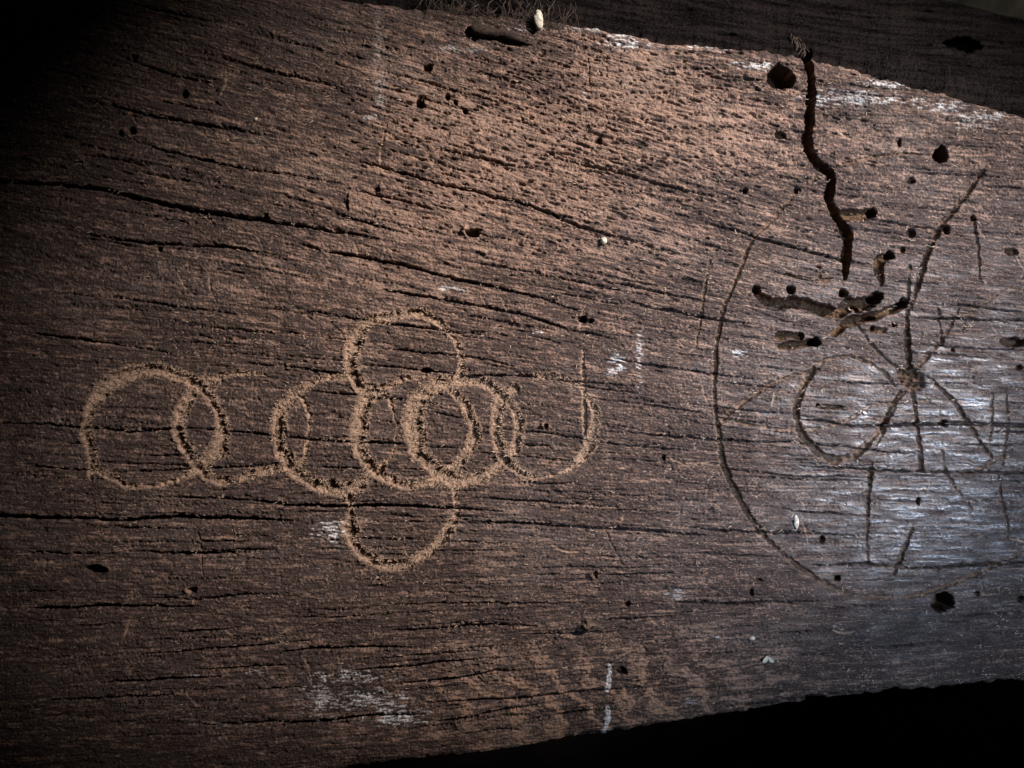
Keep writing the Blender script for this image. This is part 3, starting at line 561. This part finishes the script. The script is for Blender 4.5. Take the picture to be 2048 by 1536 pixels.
for n, (L, sp) in enumerate(ring_info):
    rs = np.random.RandomState(40+n); seg = np.hypot(*(sp[1:, :2]-sp[:-1, :2]).T); wm = 0.5*(sp[1:, 2]+sp[:-1, 2])
    pr = seg*np.clip(wm-4, 0.5, None)**1.15; cnt = int(min(8000, pr.sum()*0.36)); k = rs.choice(len(seg), cnt, p=pr/pr.sum()); t = rs.rand(cnt)
    c = sp[k]+(sp[k+1]-sp[k])*t[:, None]; tang = np.arctan2(sp[k+1, 1]-sp[k, 1], sp[k+1, 0]-sp[k, 0])
    off = np.clip(rs.normal(0, 0.3, cnt), -0.6, 0.6)*c[:, 2]
    xy = np.stack([c[:, 0]-np.sin(tang)*off, c[:, 1]+np.cos(tang)*off], 1)
    ang = np.where(rs.rand(cnt) < 0.6, tang+np.pi/2*np.sign(rs.normal(0, 1, cnt))+rs.normal(0, 0.6, cnt), rs.uniform(0, 2*np.pi, cnt))
    fibres('fibres', xy, rs.uniform(3, 8, cnt)*np.clip(c[:, 2]/16, 0.5, 1.1), ang, rs.uniform(0.0, 0.7, cnt), rs.uniform(0.9, 1.9, cnt), M_FIB, ring_objs[L], rs)
rs = np.random.RandomState(5); N = 110000
xy = np.stack([rs.uniform(-60, 2100, N), rs.uniform(60, 1480, N)], 1)
dn = gn(xy[:, 0]/45, xy[:, 1]/25, 151)+0.6*gn(xy[:, 0]/14, xy[:, 1]/9, 152)
keep = dn > rs.uniform(0.1, 1.0, N); xy = xy[keep]
ok = (xy[:, 1] > np.interp(xy[:, 0], px1, yr)+8) & (xy[:, 1] < np.interp(xy[:, 0], px1, yb)-8); xy = xy[ok]; n = len(xy)
sl = np.arctan(slope(xy[:, 0].astype(np.float32), xy[:, 1].astype(np.float32)))
ang = np.where(rs.rand(n) < 0.6, sl+rs.normal(0, 0.35, n)+np.pi*(rs.rand(n) < .5), rs.uniform(0, 6.28, n))
fibres('lint', xy, rs.uniform(3, 11, n), ang, rs.uniform(0.0, 0.6, n), rs.uniform(0.9, 2.3, n), M_LINT, beam, rs)
print('lint', n)

# ------------------------------------------------------------------ loose things on the beam
def tag(o, label, cat, group=None):
    o['label'] = label; o['category'] = cat
    if group: o['group'] = group
    return o
def tube(path, rad, sides=7, rs=None, jitter=0.0):
    vs_, fs_ = [], []; P = [Vector(p) for p in path]
    for i, p in enumerate(P):
        tdir = (P[min(i+1, len(P)-1)]-P[max(i-1, 0)]).normalized(); a = tdir.orthogonal().normalized() if abs(tdir.y) > .9 else tdir.cross(Vector((0, 1, 0))).normalized(); b_ = tdir.cross(a)
        r_ = rad[i] if hasattr(rad, '__len__') else rad
        for s in range(sides):
            th = 2*math.pi*s/sides; rr = r_*(1+(rs.uniform(-jitter, jitter) if rs is not None else 0)); vs_.append(p+a*math.cos(th)*rr+b_*math.sin(th)*rr)
    for i in range(len(P)-1):
        for s in range(sides): fs_.append((i*sides+s, i*sides+(s+1) % sides, (i+1)*sides+(s+1) % sides, (i+1)*sides+s))
    fs_.append(tuple(range(sides))[::-1]); fs_.append(tuple((len(P)-1)*sides+s for s in range(sides))); return vs_, fs_
def join(parts):
    V_, F_ = [], []
    for v, f in parts:
        o_ = len(V_); V_ += v; F_ += [tuple(i+o_ for i in ff) for ff in f]
    return V_, F_
def plain(name, c0, c1, scale, rough=0.85, bump=0.3):
    m, t, b = nt(name); g = G(t); n = g.noise(g.coord(False), scale, 4, 0.6); g.link(g.mix(g.ramp(n, .3, .7), c0, c1), b.inputs['Base Color']); b.inputs['Roughness'].default_value = rough; b.inputs['Specular IOR Level'].default_value = 0.15
    bp = t.nodes.new('ShaderNodeBump'); bp.inputs['Strength'].default_value = bump; bp.inputs['Distance'].default_value = 0.001; g.link(n, bp.inputs['Height']); t.links.new(bp.outputs[0], b.inputs['Normal']); return m
M_BARK = plain('twig_bark', (0.012, 0.009, 0.008), (0.05, 0.035, 0.028), 700)
M_WEB = plain('dusty_web', (0.03, 0.022, 0.018), (0.10, 0.075, 0.06), 900)
M_WHITE = plain('chalky_white', (0.26, 0.23, 0.18), (0.62, 0.58, 0.50), 900)
rs = np.random.RandomState(3)
def hs(x, y): return float(surf(np.array([x]), np.array([y]))[0])
pth = [P3(942+t*104, 57+t*24+2*math.sin(t*7), hs(942+t*104, 57+t*24)*0.3+7) for t in np.linspace(0, 1, 14)]
rd = [S*r_ for r_ in (9, 11.5, 11, 10, 10, 9.5, 9.5, 9, 9, 8.5, 8.5, 8, 7, 4)]
tw = bpy.data.objects.new('twig', None); col.objects.link(tw); tw.location = pth[0]; tag(tw, 'short dark twig wedged along the top edge of the beam', 'twig')
simple_mesh('stem', *tube(pth, rd, 9, rs, 0.14), M_BARK, tw, True)
simple_mesh('broken_end', *tube([pth[-2], P3(1050, 86, 3), P3(1066, 89, 0)], [S*6, S*3.5, S*0.8], 6, rs, .2), M_BARK, tw, True)

def blob(name, x, y, rx, ry, rz, seed, mat, label, cat, group=None, rot=0.0, hang=None):
    import bmesh
    bm = bmesh.new(); bmesh.ops.create_icosphere(bm, subdivisions=3, radius=1); r_ = np.random.RandomState(seed); o3 = Vector(r_.uniform(-5, 5, 3))
    from mathutils import noise as mn
    for v in bm.verts:
        k = 1+0.35*mn.noise(v.co*1.3+o3)+0.18*mn.noise(v.co*3.1+o3); c = v.co*k; x_, z_ = c.x*rx, c.z*ry
        v.co = Vector(((x_*math.cos(rot)-z_*math.sin(rot))*S, c.y*rz*S, (x_*math.sin(rot)+z_*math.cos(rot))*S))
    me = bpy.data.meshes.new(name); bm.to_mesh(me); bm.free(); me.materials.append(mat); me.shade_smooth()
    o = bpy.data.objects.new(name, me); col.objects.link(o); h = (hs(x, y) if hang is None else hang); o.location = P3(x, y, h+rz*0.45); return tag(o, label, cat, group)
blob('cocoon', 1077, 42, 10, 19, 8, 1, M_WHITE, 'white silk cocoon caught in the cobweb over the top edge', 'cocoon', None, 0.1, 4)
blob('paint_flake', 1207, 482, 6, 7, 3, 2, M_WHITE, 'small white flake stuck below the brightest patch of wood', 'flake')
blob('paint_flake', 512, 238, 3.2, 3.2, 2, 3, M_WHITE, 'tiny white speck on the dark upper wood', 'flake')
blob('paint_flake', 1592, 1044, 5, 14, 2.2, 4, M_WHITE, 'narrow upright white fleck inside the rosette arc', 'flake', None, 0.1)
blob('paint_flake', 1504, 1276, 6, 4, 2.5, 5, M_WHITE, 'white fleck just above the curled chip near the lower edge', 'flake')
# curled chip made of two folded leaves
M_CHIP = plain('chip_grey', (0.34, 0.30, 0.22), (0.62, 0.60, 0.55), 600)
ch = bpy.data.objects.new('curled_chip', None); col.objects.link(ch); ch.location = P3(1536, 1320, hs(1536, 1320)); tag(ch, 'curled grey and white chip lying flat near the lower edge', 'chip')
def leaf(x, y, a, l, wv, name):
    vs_, fs_ = [], []
    for layer in (0, 1):
        for i in range(7):
            t = i/6; half = wv*math.sin(math.pi*(0.12+0.8*t))
            for s in (-1, 0, 1):
                lx, ly = t*l, s*half; vs_.append(Vector(P3(x+lx*math.cos(a)-ly*math.sin(a), y+lx*math.sin(a)+ly*math.cos(a), hs(1536, 1320)+1+layer*1.2+abs(s)*4.5+3*math.sin(t*3))))
    for layer in (0, 1):
        for i in range(6):
            for s in (0, 1):
                b_ = layer*21+i*3+s; f = (b_, b_+1, b_+4, b_+3); fs_.append(f if layer else f[::-1])
    for i in range(6):
        for s in (0, 2): b_ = i*3+s; f = (b_, b_+3, b_+24, b_+21); fs_.append(f)
    simple_mesh(name, vs_, fs_, M_CHIP, ch, True)
leaf(1526, 1325, -1.0, 16, 4.5, 'leaf'); leaf(1536, 1314, 0.7, 15, 5, 'leaf')

# cobwebs: sagging dusty strands over the top edge
def web(name, x0, x1, ytop, ybot, n, seed, label, wid, mat, droop=1.0):
    r_ = np.random.RandomState(seed); parts = []
    for _ in range(n):
        x = r_.uniform(x0, x1); a = np.interp(x, px1, yr); yA = a-r_.uniform(6, ytop); L_ = r_.uniform(0.35, 1)*ybot; dx = r_.normal(0, 10)*droop; p = []
        for t in np.linspace(0, 1, 7):
            yy = yA+(a+L_-yA)*t; xx = x+dx*t+r_.normal(0, 2.2); dd = max(0.0, (a-yy))*1.1; hh = (-dd+4) if yy < a else max(hs(xx, yy), -2)+2.0
            if yy < a:
                k_ = (D+dd)/D; p.append(P3(1024+(xx-1024)*k_, 768+(yy-768)*k_, hh))
            else: p.append(P3(xx, yy, hh))
        w0 = r_.uniform(0.5, 1)*wid; parts.append(tube(p, [S*w0*(1-0.6*t)*r_.uniform(.6, 1.3) for t in np.linspace(0, 1, 7)], 4))
    for _ in range(n//2):
        x = r_.uniform(x0, x1-40); L_ = r_.uniform(25, 80); a0, a1 = np.interp(x, px1, yr), np.interp(x+L_, px1, yr); off = r_.uniform(-12, ybot*0.7); p = []
        for t in np.linspace(0, 1, 7):
            xx = x+L_*t; yy = a0+(a1-a0)*t+off+10*math.sin(math.pi*t)*r_.uniform(.5, 1.2); p.append(P3(xx, yy, 5 if yy < np.interp(xx, px1, yr) else max(hs(xx, yy), 0)+3))
        parts.append(tube(p, S*wid*0.35, 4))
    o = simple_mesh(name, *join(parts), mat); return tag(o, label, 'cobweb')
web('cobweb', 850, 1150, 45, 26, 90, 8, 'ragged brown cobweb hanging over the top edge around the twig', 0.95, M_WEB, 2.6)
M_WEBD = plain('black_web', (0.008, 0.007, 0.007), (0.03, 0.025, 0.022), 900)
web('cobweb', 1740, 2000, 60, 18, 36, 9, 'black tangled cobweb on the top edge beyond the long gallery', 0.8, M_WEBD, 2.2)
# tuft of fibres at the head of the long gallery
parts = []
for _ in range(40):
    t0 = rs.uniform(0, 1); x, y = 1580+30*t0+rs.normal(0, 4), 72+32*t0+rs.normal(0, 3); a = 0.85+rs.normal(0, 0.5); l_ = rs.uniform(6, 15); p = []
    for t in np.linspace(0, 1, 4):
        xx, yy = x+t*l_*math.cos(a+0.4*t), y+t*l_*math.sin(a+0.4*t); e_ = float(np.interp(xx, px1, yr)); dd = 14+max(0, e_-yy)*1.15; k_ = (D+dd)/D
        p.append(P3(1024+(xx-1024)*k_, 768+(yy-768)*k_, -dd+2+3*math.sin(3.1*t)))
    parts.append(tube(p, S*rs.uniform(0.5, 1.1), 4))
tag(simple_mesh('fibre_tuft', *join(parts), M_WEB), 'tan fibre tuft at the head of the long vertical gallery', 'tuft')

# ------------------------------------------------------------------ the wall behind: rough plaster above, a deep dark recess below
def wall(name, x0, x1, z0, z1, y, nx, nz, mat, amp, seed):
    XX, ZZ = np.meshgrid(np.linspace(x0, x1, nx), np.linspace(z0, z1, nz)); rel = amp*fbm(XX*14, ZZ*14, seed, 4)
    wv = np.stack([XX, y-rel, ZZ+ZC], -1).reshape(-1, 3); ii = np.arange(nx*nz).reshape(nz, nx)
    wf = np.stack([ii[:-1, :-1], ii[:-1, 1:], ii[1:, 1:], ii[1:, :-1]], -1).reshape(-1, 4)
    o = simple_mesh(name, wv, [tuple(int(q) for q in f) for f in wf], mat, None, True); o['kind'] = 'structure'; return o
M_WALL = plain('rough_plaster', (0.09, 0.08, 0.06), (0.28, 0.25, 0.195), 55, 0.95, 0.6)
wall('wall', -1.2, 1.2, -0.03, 1.2, BACK*S+0.004, 161, 81, M_WALL, 0.0036, 171)
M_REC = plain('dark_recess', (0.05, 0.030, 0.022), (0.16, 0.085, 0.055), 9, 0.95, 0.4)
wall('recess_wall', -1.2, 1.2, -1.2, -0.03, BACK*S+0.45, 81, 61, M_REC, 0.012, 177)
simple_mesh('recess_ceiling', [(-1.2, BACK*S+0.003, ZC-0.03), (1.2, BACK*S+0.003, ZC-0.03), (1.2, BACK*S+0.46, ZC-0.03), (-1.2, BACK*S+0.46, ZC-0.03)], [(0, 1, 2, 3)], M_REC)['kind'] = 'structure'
